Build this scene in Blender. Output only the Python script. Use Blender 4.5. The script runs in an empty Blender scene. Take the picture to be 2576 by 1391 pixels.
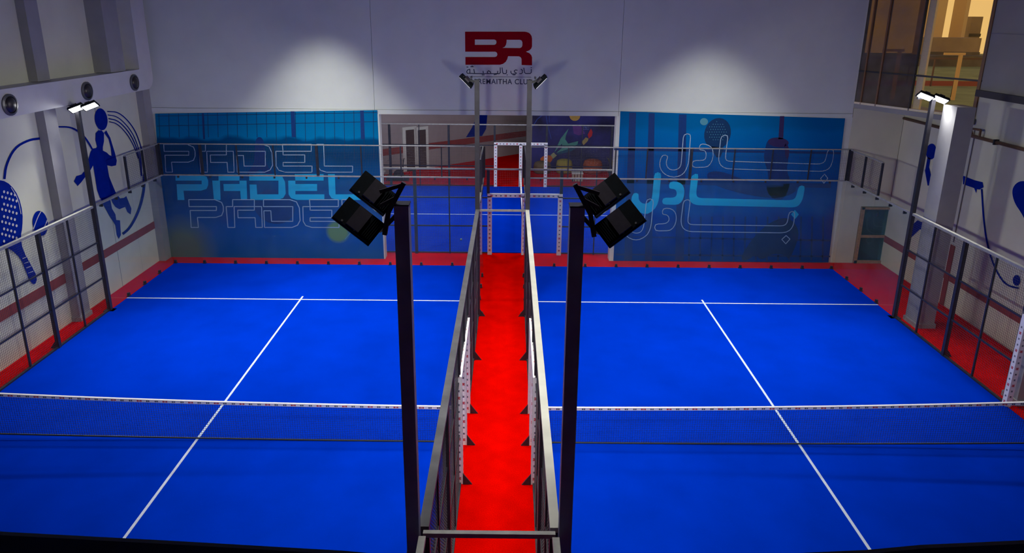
import bpy, bmesh, math, random
from math import sin, cos, pi, sqrt
from mathutils import Vector, Matrix
from mathutils.geometry import tessellate_polygon
random.seed(4)
W, H = 2576, 1391
# ------------------------------------------------------------ camera
CAM = Vector((0.1642, -11.5562, 7.9183))
PITCH, YAW, ROLL, F, PX, PY = 0.2823, 0.0017, 0.0085, 1737.4938, -11.2782, -152.8534
def cam_to_world(x, d, u):
    y = d*cos(PITCH)+u*sin(PITCH); z = -d*sin(PITCH)+u*cos(PITCH)
    return Vector((x*cos(YAW)-y*sin(YAW), x*sin(YAW)+y*cos(YAW), z))
def ray(u, v):
    X = (u-W/2-PX)/F; Y = (v-H/2-PY)/F
    X, Y = X*cos(ROLL)+Y*sin(ROLL), -X*sin(ROLL)+Y*cos(ROLL)
    return cam_to_world(X, 1, -Y)
def on(u, v, ax, val):
    """where the sight line through a pixel meets the real plane of a wall, floor or poster"""
    r = ray(u, v); return CAM + r*((val-CAM[ax])/r[ax])
scene = bpy.context.scene
C = scene.collection
cd = bpy.data.cameras.new('camera'); cam = bpy.data.objects.new('camera', cd); C.objects.link(cam)
right = cam_to_world(cos(ROLL), 0, sin(ROLL)); 
up = cam_to_world(-sin(ROLL), 0, cos(ROLL)); fwd = cam_to_world(0, 1, 0)
# image X = x cosR - Y sinR, so the camera's right axis in (x,u) space is (cosR, +sinR)
m = Matrix((right, up, -fwd)).transposed().to_4x4(); m.translation = CAM
cam.matrix_world = m
cd.sensor_fit = 'HORIZONTAL'; cd.sensor_width = 36; cd.lens = F/W*36
cd.shift_x = -PX/W; cd.shift_y = PY/W; cd.clip_end = 500
scene.camera = cam
# ------------------------------------------------------------ view, world, large lights
scene.view_settings.view_transform = 'Standard'; scene.view_settings.look = 'None'
scene.view_settings.exposure = 0.0; scene.view_settings.gamma = 1.0
scene.view_settings.use_curve_mapping = False
world = bpy.data.worlds.new('dusk_sky'); scene.world = world; world.use_nodes = True
nt = world.node_tree; nt.nodes.clear()
tc = nt.nodes.new('ShaderNodeTexCoord'); sx = nt.nodes.new('ShaderNodeSeparateXYZ')
cr = nt.nodes.new('ShaderNodeValToRGB'); bg = nt.nodes.new('ShaderNodeBackground'); wo = nt.nodes.new('ShaderNodeOutputWorld')
nt.links.new(tc.outputs['Generated'], sx.inputs[0]); nt.links.new(sx.outputs['Z'], cr.inputs[0])
cr.color_ramp.elements[0].position = 0.0; cr.color_ramp.elements[0].color = (0.92, 0.58, 0.20, 1)
cr.color_ramp.elements[1].position = 0.6; cr.color_ramp.elements[1].color = (0.07, 0.09, 0.16, 1)
e = cr.color_ramp.elements.new(0.3); e.color = (0.85, 0.48, 0.18, 1)
bg.inputs['Strength'].default_value = 1.0
nt.links.new(cr.outputs[0], bg.inputs[0]); nt.links.new(bg.outputs[0], wo.inputs[0])
def area(name, loc, target, power, sx_, sy_, col=(1, 1, 1), spread=180, parent=None):
    l = bpy.data.lights.new(name, 'AREA'); l.shape = 'RECTANGLE'; l.size = sx_; l.size_y = sy_
    l.energy = power; l.color = col; l.spread = math.radians(spread)
    o = bpy.data.objects.new(name, l); C.objects.link(o)
    d = Vector(target)-Vector(loc)
    o.rotation_euler = d.to_track_quat('-Z', 'Y').to_euler(); o.location = loc
    if parent is not None:
        o.parent = parent; base = Vector((0, 0, 0)); q = parent
        while q is not None: base += q.location; q = q.parent
        o.location = Vector(loc)-base
    return o
COOL = (0.80, 0.88, 1.0)
CEIL = 10.4
for y, pw in ((-4.5, 50), (-0.5, 85), (3.5, 120)):     # unseen lamps added above the walkway to brighten the carpet
    area('unseen_ceiling_light', (0, y, CEIL-0.15), (0, y, 0), pw, .5, .5, (1.0, 0.97, 0.90), 76)
for x, y, pw, sp_ in ((-5.6, 8.1, 150, 72), (6.4, 7.9, 115, 74), (-6, 3.0, 100, 80), (6, 3.0, 100, 80), (-5.0, -2.0, 12, 76), (5.0, -2.0, 12, 76)):   # high-bay lamps above the courts
    area('unseen_ceiling_light', (x, y, CEIL-0.15), (x, y, 0), pw, .6, .6, (1.0, 0.98, 0.92), sp_)
for x in (-7, 7):
    area('ceiling_fill_light', (x, -3, CEIL-0.15), (x, 6, 5), 12, 2.5, 2.5, (0.95, 1.0, 0.86), 150)
area('second_hall_light', (-3.5, 16, 6.9), (-3.5, 16, 0), 380, 3, 2, (0.95, 0.95, 1.0))
area('second_hall_light', (4.0, 15, 6.9), (4.0, 15, 0), 330, 3, 2, (0.95, 0.95, 1.0))
HEAD_W = 105      # power of a floodlight head

# ------------------------------------------------------------ materials
def lin(c):
    return tuple(((x/255)/12.92 if x/255 <= 0.04045 else (((x/255)+0.055)/1.055)**2.4) for x in c)
MATS = {}
def mat(name, col, rough=0.6, metal=0.0, noise=0.0, scale=20.0, bump=0.0, emit=None, srgb=True, spec=0.5, fine=None):
    if name in MATS: return MATS[name]
    mt = bpy.data.materials.new(name); mt.use_nodes = True
    n = mt.node_tree; b = n.nodes['Principled BSDF']
    c = lin(col) if srgb else col
    b.inputs['Base Color'].default_value = (*c, 1); b.inputs['Roughness'].default_value = rough
    b.inputs['Metallic'].default_value = metal; b.inputs['Specular IOR Level'].default_value = spec
    t = n.nodes.new('ShaderNodeTexCoord'); nz = n.nodes.new('ShaderNodeTexNoise')
    nz.inputs['Scale'].default_value = scale; nz.inputs['Detail'].default_value = 6
    n.links.new(t.outputs['Object'], nz.inputs['Vector'])
    if noise:
        r = n.nodes.new('ShaderNodeValToRGB')
        r.color_ramp.elements[0].color = (*[x*(1-noise) for x in c], 1); r.color_ramp.elements[0].position = .3
        r.color_ramp.elements[1].color = (*[min(1, x*(1+noise)) for x in c], 1); r.color_ramp.elements[1].position = .7
        n.links.new(nz.outputs['Fac'], r.inputs[0]); out = r.outputs[0]
        if fine:
            n2 = n.nodes.new('ShaderNodeTexNoise'); n2.inputs['Scale'].default_value = fine[0]; n2.inputs['Detail'].default_value = 3
            n.links.new(t.outputs['Object'], n2.inputs['Vector'])
            mr = n.nodes.new('ShaderNodeMapRange'); mr.inputs[1].default_value = .3; mr.inputs[2].default_value = .7
            mr.inputs[3].default_value = 1-fine[1]; mr.inputs[4].default_value = 1+fine[1]
            n.links.new(n2.outputs['Fac'], mr.inputs[0])
            vm = n.nodes.new('ShaderNodeVectorMath'); vm.operation = 'SCALE'
            n.links.new(out, vm.inputs[0]); n.links.new(mr.outputs[0], vm.inputs['Scale']); out = vm.outputs[0]
        n.links.new(out, b.inputs['Base Color'])
    if bump:
        bp_ = n.nodes.new('ShaderNodeBump'); bp_.inputs['Strength'].default_value = bump; bp_.inputs['Distance'].default_value = 0.01
        n.links.new(nz.outputs['Fac'], bp_.inputs['Height']); n.links.new(bp_.outputs[0], b.inputs['Normal'])
    if emit:
        b.inputs['Emission Color'].default_value = (*c, 1); b.inputs['Emission Strength'].default_value = emit
    MATS[name] = mt; return mt
def glass(name, tint, haze, haze_col, gloss=0.06):
    mt = bpy.data.materials.new(name); mt.use_nodes = True; n = mt.node_tree; n.nodes.clear()
    tr = n.nodes.new('ShaderNodeBsdfTransparent'); tr.inputs[0].default_value = (*tint, 1)
    df = n.nodes.new('ShaderNodeBsdfDiffuse'); df.inputs[0].default_value = (*haze_col, 1)
    gl = n.nodes.new('ShaderNodeBsdfGlossy'); gl.inputs['Roughness'].default_value = 0.03
    fr0 = n.nodes.new('ShaderNodeFresnel'); fr0.inputs[0].default_value = 1.3
    ge = n.nodes.new('ShaderNodeNewGeometry'); inv = n.nodes.new('ShaderNodeMath'); inv.operation = 'SUBTRACT'; inv.inputs[0].default_value = 1
    n.links.new(ge.outputs['Backfacing'], inv.inputs[1]); fr = n.nodes.new('ShaderNodeMath'); fr.operation = 'MULTIPLY'
    n.links.new(fr0.outputs[0], fr.inputs[0]); n.links.new(inv.outputs[0], fr.inputs[1])
    t = n.nodes.new('ShaderNodeTexCoord'); nz = n.nodes.new('ShaderNodeTexNoise'); nz.inputs['Scale'].default_value = 1.5
    n.links.new(t.outputs['Object'], nz.inputs['Vector'])
    mr = n.nodes.new('ShaderNodeMapRange'); mr.inputs[1].default_value = .3; mr.inputs[2].default_value = .75
    mr.inputs[3].default_value = haze*.6; mr.inputs[4].default_value = haze*1.4
    n.links.new(nz.outputs['Fac'], mr.inputs[0])
    m1 = n.nodes.new('ShaderNodeMixShader'); m2 = n.nodes.new('ShaderNodeMixShader'); o = n.nodes.new('ShaderNodeOutputMaterial')
    n.links.new(mr.outputs[0], m1.inputs[0]); n.links.new(tr.outputs[0], m1.inputs[1]); n.links.new(df.outputs[0], m1.inputs[2])
    n.links.new(fr.outputs[0], m2.inputs[0]); n.links.new(m1.outputs[0], m2.inputs[1]); n.links.new(gl.outputs[0], m2.inputs[2])
    n.links.new(m2.outputs[0], o.inputs[0]); return mt
M_turf = mat('blue_turf', (0.0, 0.0285, 0.455), .95, noise=.10, scale=.9, bump=.25, srgb=False, spec=0.0, fine=(260, .22))
M_red = mat('red_carpet', (0.60, 0.001, 0.0), .95, noise=.10, scale=3, bump=.2, srgb=False, spec=0.0, fine=(60, .18))
M_white_line = mat('white_turf_line', (0.56, 0.64, 0.78), .9, noise=.06, scale=60, srgb=False)
M_wall = mat('white_wall_paint', (0.71, 0.755, 0.70), .8, noise=.04, scale=1.2, bump=.03, srgb=False)
M_wall2 = mat('warm_white_wall', (0.68, 0.69, 0.55), .8, noise=.07, scale=.9, bump=.03, srgb=False)
M_wallgrey = mat('grey_wall_panel', (0.33, 0.33, 0.31), .7, noise=.06, scale=1.2, srgb=False)
M_seam = mat('seam_grey', (0.25, 0.25, 0.27), .8, srgb=False)
M_column = mat('grey_column_paint', (0.32, 0.32, 0.33), .7, noise=.08, scale=2, srgb=False)
M_stripe = mat('brick_red_stripe', (0.28, 0.045, 0.04), .8, noise=.08, scale=5, srgb=False)
M_dark = mat('dark_post_paint', (0.022, 0.024, 0.034), .45, noise=.3, scale=12, srgb=False)
M_pole = mat('grey_pole_paint', (0.045, 0.043, 0.055), .42, noise=.18, scale=6, metal=.3, srgb=False)
M_pole_near = mat('purple_grey_pole_paint', (0.32, 0.30, 0.37), .5, noise=.2, scale=2.5, metal=.1, srgb=False)
M_rail = mat('galvanised_rail', (0.36, 0.36, 0.34), .45, metal=.3, noise=.15, scale=9, srgb=False)
M_wire = mat('mesh_wire', (0.075, 0.075, 0.085), .5, metal=.4, srgb=False)
M_black = mat('black_lamp_housing', (0.003, 0.006, 0.010), .7, srgb=False, noise=.3, spec=.15)
M_rail_l = mat('shaded_grey_rail', (0.105, 0.105, 0.115), .5, metal=.3, noise=.3, scale=3, srgb=False)  # left walkway rail: same rail, its dimmer lighting put into the colour
M_rail_r = mat('lit_cream_rail', (0.50, 0.50, 0.44), .5, metal=.1, noise=.1, scale=3, srgb=False)  # right walkway rail: same rail, its brighter lighting put into the colour
M_fin = mat('lamp_driver_box', (0.035, 0.028, 0.042), .5, srgb=False, noise=.2)
M_bolt = mat('bright_bolt', (0.6, 0.6, 0.55), .3, metal=.8, srgb=False)
M_lens = mat('lit_floodlight_lens', (1, 1, 1), .5, srgb=False, emit=30)
M_lens_off = mat('lit_floodlight_lens_soft', (1, 1, 1), .5, srgb=False, emit=3)
M_pad = mat('white_padding', (0.82, 0.81, 0.84), .6, noise=.04, scale=15, srgb=False)
M_print_red = mat('red_print', (0.5, 0.03, 0.05), .6, srgb=False)
M_print_dark = mat('dark_print', (0.03, 0.05, 0.09), .6, srgb=False)
M_net = mat('net_cord', (0.006, 0.010, 0.035), .7, srgb=False)
M_cord = mat('net_bottom_cord', (0.02, 0.025, 0.03), .6, srgb=False)
M_duct = mat('white_duct', (0.62, 0.62, 0.62), .5, noise=.04, scale=3, srgb=False)
M_ductdark = mat('nozzle_dark', (0.05, 0.045, 0.05), .35, metal=.5, srgb=False)
M_rim = mat('nozzle_rim', (0.13, 0.13, 0.14), .35, metal=.6, srgb=False)
M_mblue = mat('mural_blue_paint', (0.0, 0.016, 0.27), .8, noise=.12, scale=4, srgb=False, spec=.05)
M_mwhite = mat('mural_white_paint', (0.6, 0.6, 0.62), .7, srgb=False)
M_wood = mat('pale_wood_frame', (0.42, 0.25, 0.12), .6, noise=.2, scale=14, srgb=False)
M_winframe = mat('cream_window_mullion', (0.9, 0.8, 0.55), .5, srgb=False, noise=.05)
M_browndoor = mat('brown_door', (0.075, 0.055, 0.055), .5, noise=.15, srgb=False)
M_pipe = mat('brown_pipe', (0.16, 0.085, 0.045), .5, noise=.2, srgb=False)
M_ceiling = mat('ceiling_grey', (0.25, 0.25, 0.27), .8, noise=.05, srgb=False)
M_ledge = mat('black_padding', (0.004, 0.006, 0.012), .7, noise=.3, srgb=False)
M_logo_red = mat('logo_red', (0.30, 0.0, 0.01), .8, noise=.06, srgb=False, spec=.05)
M_logo_dark = mat('logo_dark', (0.035, 0.05, 0.10), .6, srgb=False)
M_ball = mat('tennis_ball_felt', (0.45, 0.62, 0.30), .9, srgb=False, noise=.1)
M_glass = glass('court_glass', (0.95, 0.975, 0.97), .045, (0.22, 0.42, 0.50))
M_winglass = glass('window_glass', (0.92, 0.88, 0.80), .04, (0.4, 0.38, 0.34))
M_winglass_d = glass('tinted_window_glass', (0.12, 0.085, 0.055), .45, (0.22, 0.20, 0.18))
M_winglass_d.node_tree.nodes  # tinted pane
M_doorglass = glass('door_glass', (0.45, 0.62, 0.62), .1, (0.2, 0.35, 0.38))

# ------------------------------------------------------------ mesh builder
class MB:
    def __init__(s): s.v = []; s.f = []
    def add(s, vs, fs):
        k = len(s.v); s.v += [tuple(v) for v in vs]; s.f += [tuple(i+k for i in f) for f in fs]; return s
    def obox(s, c, ax, h):
        c = Vector(c); a, b, d = [Vector(x).normalized() for x in ax]
        vs = [c+a*i*h[0]+b*j*h[1]+d*k*h[2] for i in (-1, 1) for j in (-1, 1) for k in (-1, 1)]
        return s.add(vs, [(0, 1, 3, 2), (4, 6, 7, 5), (0, 4, 5, 1), (2, 3, 7, 6), (0, 2, 6, 4), (1, 5, 7, 3)])
    def box(s, lo, hi):
        c = [(a+b)/2 for a, b in zip(lo, hi)]; h = [abs(b-a)/2 for a, b in zip(lo, hi)]
        return s.obox(c, ((1, 0, 0), (0, 1, 0), (0, 0, 1)), h)
    def bar(s, p, q, w, t=None, upv=(0, 0, 1)):
        p, q = Vector(p), Vector(q); d = q-p; L = d.length; d.normalize()
        u = Vector(upv)
        if abs(d.dot(u)) > .95: u = Vector((0, 1, 0))
        a = d.cross(u).normalized(); b = a.cross(d)
        return s.obox((p+q)/2, (d, a, b), (L/2, w/2, (t or w)/2))
    def tube(s, p, q, r, n=10, r2=None):
        p, q = Vector(p), Vector(q); d = (q-p).normalized(); r2 = r if r2 is None else r2
        u = Vector((0, 0, 1)) if abs(d.z) < .9 else Vector((1, 0, 0))
        a = d.cross(u).normalized(); b = d.cross(a)
        vs = []
        for i in range(n):
            t = 2*pi*i/n; e_ = a*cos(t)+b*sin(t); vs += [p+e_*r, q+e_*r2]
        fs = [(2*i, 2*((i+1) % n), 2*((i+1) % n)+1, 2*i+1) for i in range(n)]
        fs += [tuple(2*i for i in range(n))[::-1], tuple(2*i+1 for i in range(n))]
        return s.add(vs, fs)
    def pipe(s, pts, r, n=8):
        for a, b in zip(pts[:-1], pts[1:]): s.tube(a, b, r, n)
        return s
    def ball(s, c, r, n=14, sc=(1, 1, 1)):
        c = Vector(c); vs = [c+Vector((0, 0, -r*sc[2]))]; rows = n//2
        for j in range(1, rows):
            t = -pi/2+pi*j/rows
            for i in range(n):
                a = 2*pi*i/n; vs.append(c+Vector((r*cos(t)*cos(a)*sc[0], r*cos(t)*sin(a)*sc[1], r*sin(t)*sc[2])))
        vs.append(c+Vector((0, 0, r*sc[2]))); L = len(vs)-1; fs = []
        for i in range(n): fs.append((0, 1+(i+1) % n, 1+i)); fs.append((L, L-n+i, L-n+(i+1) % n))
        for j in range(rows-2):
            for i in range(n):
                a = 1+j*n+i; b = 1+j*n+(i+1) % n; fs.append((a, b, b+n, a+n))
        return s.add(vs, fs)
    def lathe(s, c, axis, prof, n=20):
        c = Vector(c); d = Vector(axis).normalized(); u = Vector((0, 0, 1)) if abs(d.z) < .9 else Vector((1, 0, 0))
        a = d.cross(u).normalized(); b = d.cross(a); k = len(prof); vs = []
        for i in range(n):
            t = 2*pi*i/n; e_ = a*cos(t)+b*sin(t)
            vs += [c+e_*r+d*h for r, h in prof]
        fs = [(i*k+j, ((i+1) % n)*k+j, ((i+1) % n)*k+j+1, i*k+j+1) for i in range(n) for j in range(k-1)]
        return s.add(vs, fs)
    def poly(s, pts, holes=()):
        """flat polygon, possibly with holes"""
        loops = [[Vector(p) for p in pts]]+[[Vector(p) for p in h] for h in holes]
        tris = tessellate_polygon(loops); allp = [p for l in loops for p in l]
        return s.add(allp, tris)
    def prism(s, pts, off):
        """outline pts extruded by vector off"""
        off = Vector(off); P_ = [Vector(p) for p in pts]; n = len(P_); tris = tessellate_polygon([P_])
        s.add(P_+[p+off for p in P_], list(tris)+[tuple(i+n for i in t[::-1]) for t in tris]
              + [(i, (i+1) % n, (i+1) % n+n, i+n) for i in range(n)])
        return s
    def build(s, name, material, parent=None, loc=None, kind=None, label=None, smooth=False):
        me = bpy.data.meshes.new(name)
        o = bpy.data.objects.new(name, me); C.objects.link(o)
        base = Vector((0, 0, 0))
        if parent is not None:
            o.parent = parent; q = parent
            while q is not None: base += q.location; q = q.parent
        elif loc is not None: o.location = loc; base = Vector(loc)
        me.from_pydata([tuple(Vector(v)-base) for v in s.v], [], s.f)
        bm = bmesh.new(); bm.from_mesh(me); bmesh.ops.recalc_face_normals(bm, faces=bm.faces); bm.to_mesh(me); bm.free()
        if smooth:
            for p in me.polygons: p.use_smooth = True
        me.materials.append(material); me.update()
        if kind: o['kind'] = kind
        if label: o['label'] = label
        return o
def tag(o, label=None, cat=None, group=None, kind=None):
    if label: o['label'] = label
    if cat: o['category'] = cat
    if group: o['group'] = group
    if kind: o['kind'] = kind
    return o
def thing(name, loc, label, cat, group=None):
    o = bpy.data.objects.new(name, None); o.empty_display_size = .2; C.objects.link(o); o.location = loc
    return tag(o, label, cat, group)
def struct(o): o['kind'] = 'structure'; return o

# pixel outlines onto a real plane, raised off it by `off` towards the room
def px(pts, ax, val, off=0.0):
    out = []
    for u, v in pts:
        p = on(u, v, ax, val); p[ax] += off; out.append(p)
    return out
def chaikin(pts, n=2, closed=True):
    for _ in range(n):
        q = []; N = len(pts); rng = range(N if closed else N-1)
        if not closed: q.append(pts[0])
        for i in rng:
            a, b = pts[i], pts[(i+1) % N]
            q.append(tuple(x*.75+y*.25 for x, y in zip(a, b))); q.append(tuple(x*.25+y*.75 for x, y in zip(a, b)))
        if not closed: q.append(pts[-1])
        pts = q
    return pts
def roundc(pts, f=.3, big=12):
    """round only the corners of an outline a little"""
    out = []; N = len(pts)
    for i in range(N):
        p, a, b = pts[i], pts[i-1], pts[(i+1) % N]
        la = sqrt((a[0]-p[0])**2+(a[1]-p[1])**2); lb = sqrt((b[0]-p[0])**2+(b[1]-p[1])**2)
        ra, rb = min(la*f, big), min(lb*f, big)
        A = (p[0]+(a[0]-p[0])*ra/la, p[1]+(a[1]-p[1])*ra/la); B = (p[0]+(b[0]-p[0])*rb/lb, p[1]+(b[1]-p[1])*rb/lb)
        for t in (0, .5, 1): out.append(tuple(A[k]*(1-t)**2+2*p[k]*t*(1-t)+B[k]*t*t for k in (0, 1)))
    return out
def line2(mb, pts, w, ax, val, off, closed=False):
    """painted line of pixel width w along a pixel polyline, on a real plane"""
    N = len(pts)
    for i in range(N if closed else N-1):
        a, b = pts[i], pts[(i+1) % N]; dx, dy = b[0]-a[0], b[1]-a[1]; L = sqrt(dx*dx+dy*dy) or 1
        w0, w1 = (w, w) if not isinstance(w, (list, tuple)) else (w[i], w[(i+1) % N])
        nx, ny = -dy/L, dx/L; ex, ey = dx/L*.4, dy/L*.4
        q = [(a[0]-ex+nx*w0/2, a[1]-ey+ny*w0/2), (a[0]-ex-nx*w0/2, a[1]-ey-ny*w0/2),
             (b[0]+ex-nx*w1/2, b[1]+ey-ny*w1/2), (b[0]+ex+nx*w1/2, b[1]+ey+ny*w1/2)]
        mb.add(px(q, ax, val, off), [(0, 1, 2, 3)])
def oval(cx, cy, rx, ry, rot=0, n=24):
    r = math.radians(rot)
    return [(cx+rx*cos(t)*cos(r)-ry*sin(t)*sin(r), cy+rx*cos(t)*sin(r)+ry*sin(t)*cos(r)) for t in [2*pi*i/n for i in range(n)]]
def zm(pts, s, ox, oy): return [(x/s+ox, y/s+oy) for x, y in pts]

# ------------------------------------------------------------ key measures (metres)
G = 0.80            # inner turf edge from the middle of the walkway
XO, XI = 10.82, 0.655   # outer and inner fence planes
YG = 9.76           # glass wall at the far end of the courts
YB = 10.42          # back wall
XL, XR = -11.42, 12.70
YP = 6.0            # light poles
# ------------------------------------------------------------ SETTING
f = MB().box((XL-.2, -15.2, -.2), (XR+.2, 30, 0)).build('floor', M_red); struct(f)
# back wall: three tall panels above the posters with recessed joints, piers behind the posters, white jambs
zt = 4.9
b = struct(MB().box((XL-.2, YB+.06, zt), (11.06, YB+.3, CEIL)).build('wall_back', M_seam))
for x0, x1 in ((XL, -4.125), (-4.115, 3.615), (3.625, 11.04)):
    MB().box((x0, YB, zt+.12), (x1, YB+.07, CEIL)).build('wall_panel', M_wall, b)
    MB().box((x0, YB-.015, zt-.03), (x1, YB+.07, zt+.11)).build('sill_band', M_wall, b)
for x0, x1 in ((XL-.2, -4.16), (3.74, 11.06)):
    struct(MB().box((x0, YB+.005, 0), (x1, YB+.3, zt)).build('wall_back', M_wall))
for k, (x0, x1) in enumerate(((-4.16, -3.98), (3.56, 3.74))):
    struct(MB().box((x0, YB-.03, 0), (x1, YB+.3, zt-.03)).build('trim_%d' % (5+k), M_wall))
struct(MB().box((11.07, YB-.02, 5.35), (11.12, YB+.3, CEIL)).build('trim_7', M_wallgrey))
# left wall
wl = struct(MB().box((XL-.25, -15, 0), (XL, YB+.1, CEIL)).build('wall_left', M_wall2))
for y in (-2.0, 1.6, 7.75):
    MB().box((XL-.001, y, 0), (XL+.006, y+.012, 5.6)).build('panel_joint', M_seam, wl)
# right wall: full height towards us, lower beyond the glazed corner
wr = struct(MB().box((XR, -15, 0), (XR+.25, 7.1, CEIL)).box((XR, 7.1, 0), (XR+.25, 10.6, 5.2)).build('wall_right', M_wall2))
MB().box((XR-.02, -15, 6.12), (XR, 7.1, CEIL)).build('grey_cladding', M_wallgrey, wr)
MB().box((XR-.03, -15, 7.56), (XR-.019, 7.1, 7.585)).build('panel_joint', M_seam, wr)
struct(MB().box((XR-.12, -15, 5.95), (XR, 7.1, 6.12)).build('trim_1', mat('dark_beam', (0.05, 0.05, 0.06), .6, srgb=False)))
# recess end wall (with the door) and its ledge under the glazed corner
wd = struct(MB().box((11.06, YB, 0), (11.77, YB+.2, 5.18)).box((12.85, YB, 0), (XR-.01, YB+.2, 5.18)).box((11.77, YB, 1.97), (12.85, YB+.2, 5.18)).build('wall_recess', M_wall2))
struct(MB().prism([(11.0, 10.5, 5.2), (XR+.1, 10.6, 5.2), (XR+.1, 7.1, 5.2), (XR-.1, 7.0, 5.2)], (0, 0, .14)).build('trim_2', M_wallgrey))
struct(MB().box((XL-.25, -15.2, 0), (XR+.25, -15, CEIL)).build('wall_front', M_wallgrey))
struct(MB().box((XL-.25, -15.2, CEIL), (XR+.25, YB+.3, CEIL+.2)).build('ceiling', M_ceiling))
# red-brown stripes along the side walls
struct(MB().box((XL, -15, 1.10), (XL+.012, 5.28, 1.36)).box((XL, 5.75, 1.13), (XL+.012, YB-.2, 1.37)).build('trim_3', M_stripe))
struct(MB().box((XR-.012, 3.9, .77), (XR, YB-.02, .99)).box((XR-.012, -15, .77), (XR, 3.7, .99)).box((XR-.02, 6.85, 0), (XR-.001, 7.05, 1.8)).build('trim_4', M_stripe))
# building columns
def column(x0, x1, y0, y1, z0, z1, label, cap=True, mt=None):
    t = thing('column', ((x0+x1)/2, (y0+y1)/2, z0), label, 'column')
    MB().box((x0, y0, z0), (x1, y1, z1)).build('shaft', mt or M_column, t)
    sx = 1 if x0 < 0 else -1
    if cap: MB().box((x0-.03, y0-.03, z0), (x1+.03, y1+.03, z0+.12)).build('base_plinth', mt or M_column, t)
    return t
column(XL, -11.2, 5.28, 5.74, 0, 5.65, 'grey wall column between the painted racket and the painted player, left wall')
column(XL, -11.2, 5.28, 5.74, 6.29, CEIL, 'grey upper column rising from the air duct, left of the short dark one', False)
column(XL, -11.2, 10.0, YB, 0, 5.6, 'slim grey column in the far left corner beside the left poster', False)
column(XL, -10.95, 8.0, 8.75, 6.29, CEIL, 'short dark column standing on top of the white air duct', False)
column(11.05, 11.52, 5.35, 5.9, 0, 5.86, 'big grey column behind the right fence, below the glazed corner')
column(11.05, 11.45, 1.55, 1.95, 0, 5.86, 'grey column beside the white padded post at right edge')

# white air duct on the left wall with jet nozzles
t = thing('air_duct', (-11.15, 2.5, 5.65), 'white rounded air duct turning upwards high on the left wall', 'duct')
z0, z1, ye, yi, r = 5.66, 6.28, 10.15, 9.42, .38
outl = [(-8, z0)]+[(ye-r+r*sin(a), z0+r-r*cos(a)) for a in [pi/2*i/8 for i in range(9)]]+[(ye, CEIL-.02), (yi, CEIL-.02), (yi, z1+.02), (yi-.02, z1), (-8, z1)]
MB().prism([(XL+.001, y, z) for y, z in outl], (.52, 0, 0)).build('duct_body', M_duct, t)
for y in (3.75, 6.65, 9.02):
    n_ = MB().lathe((-10.9, y, 5.93), (1, 0, 0), [(.24, 0), (.24, .03), (.19, .045), (.18, 0)], 24).build('nozzle', M_rim, t, smooth=False)
    MB().lathe((-10.9, y, 5.93), (1, 0, 0), [(.185, .0), (.16, .05), (.10, .08), (.0, .09)], 20).build('nozzle_cone', M_ductdark, n_, smooth=True)
# brown pipe on the right wall
t = thing('wall_pipe', (XR-.06, 2, 4.9), 'brown pipe running along the right wall at upper level', 'pipe')
MB().tube((XR-.07, -15, 4.9), (XR-.07, YB-.1, 4.9), .045).build('pipe_run', M_pipe, t, smooth=True)
MB().pipe([(XR-.06, 7.0, 4.95), (XR-.12, 7.0, 5.1), (XR-.12, 6.6, 5.12), (XR-.12, 6.6, 4.95)], .03).build('pipe_bend', M_pipe, t)
for y in (-3, 0, 3, 6, 9): MB().box((XR-.13, y, 4.83), (XR, y+.04, 4.97)).build('pipe_bracket', M_dark, t)
t = thing('wall_conduit', (XR-.02, 6.9, 2), 'thin grey conduit running down the right wall behind the column', 'conduit')
MB().tube((XR-.02, 6.95, 1.9), (XR-.02, 6.95, 4.85), .015).build('conduit_run', M_seam, t)

# door_1 : pale wooden frame, two panes
t = thing('door_1', (12.35, YB, 0), 'pale wooden glazed door with two panes in the right recess', 'door'); t['kind'] = 'structure'
DX0, DX1, DH = 11.79, 12.83, 1.95
MB().box((DX0, YB-.05, 0), (DX0+.1, YB+.06, DH)).box((DX1-.1, YB-.05, 0), (DX1, YB+.06, DH)).box((DX0, YB-.05, DH-.07), (DX1, YB+.06, DH)).box((DX0, YB-.05, 0), (DX1, YB+.06, .1)).build('door_frame', M_wood, t)
MB().box((DX0+.1, YB-.03, .90), (DX1-.1, YB+.05, .99)).build('middle_rail', M_wood, t)
for a, b_ in ((.1, .90), (.99, DH-.07)): MB().box((DX0+.1, YB, a), (DX1-.1, YB+.012, b_)).build('pane', M_doorglass, t)
MB().box((DX0, YB+.19, 0), (DX1, YB+.2, DH)).build('room_behind', mat('dark_room', (0.02, 0.05, 0.06), .8, srgb=False), t)
MB().box((12.3, YB-.02, 1.64), (12.38, YB, 1.78)).build('door_closer', M_dark, t)
MB().box((DX1-.07, YB-.09, .85), (DX1-.04, YB-.05, 1.05)).build('door_handle', M_rail, t)

# window_1 : glazed corner, upper right
A_, B_ = Vector((11.05, 10.40, 0)), Vector((XR, 7.08, 0))
t = thing('window_1', (11.9, 8.7, 5.34), 'tall glazed corner looking out on a playing field at dusk', 'window'); t['kind'] = 'structure'
d_ = (B_-A_).normalized(); nrm = Vector((d_.y, -d_.x, 0))
def wp(s, z, o=0): 
    p = A_.lerp(B_, s)+nrm*o; return Vector((p.x, p.y, z))
ZW0, ZW1 = 5.34, CEIL
def wbar(s, w, z0, z1, mt, nm, o=0): MB().obox((wp(s, (z0+z1)/2, o)), (d_, nrm, (0, 0, 1)), (w/2, .045, (z1-z0)/2)).build(nm, mt, t)
M_brownm = mat('brown_mullion', (0.22, 0.11, 0.05), .5, srgb=False)
wbar(.525, .20, ZW0, ZW1, M_winframe, 'mullion', -.12); wbar(.49, .03, ZW0, ZW1, M_dark, 'mullion')
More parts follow.
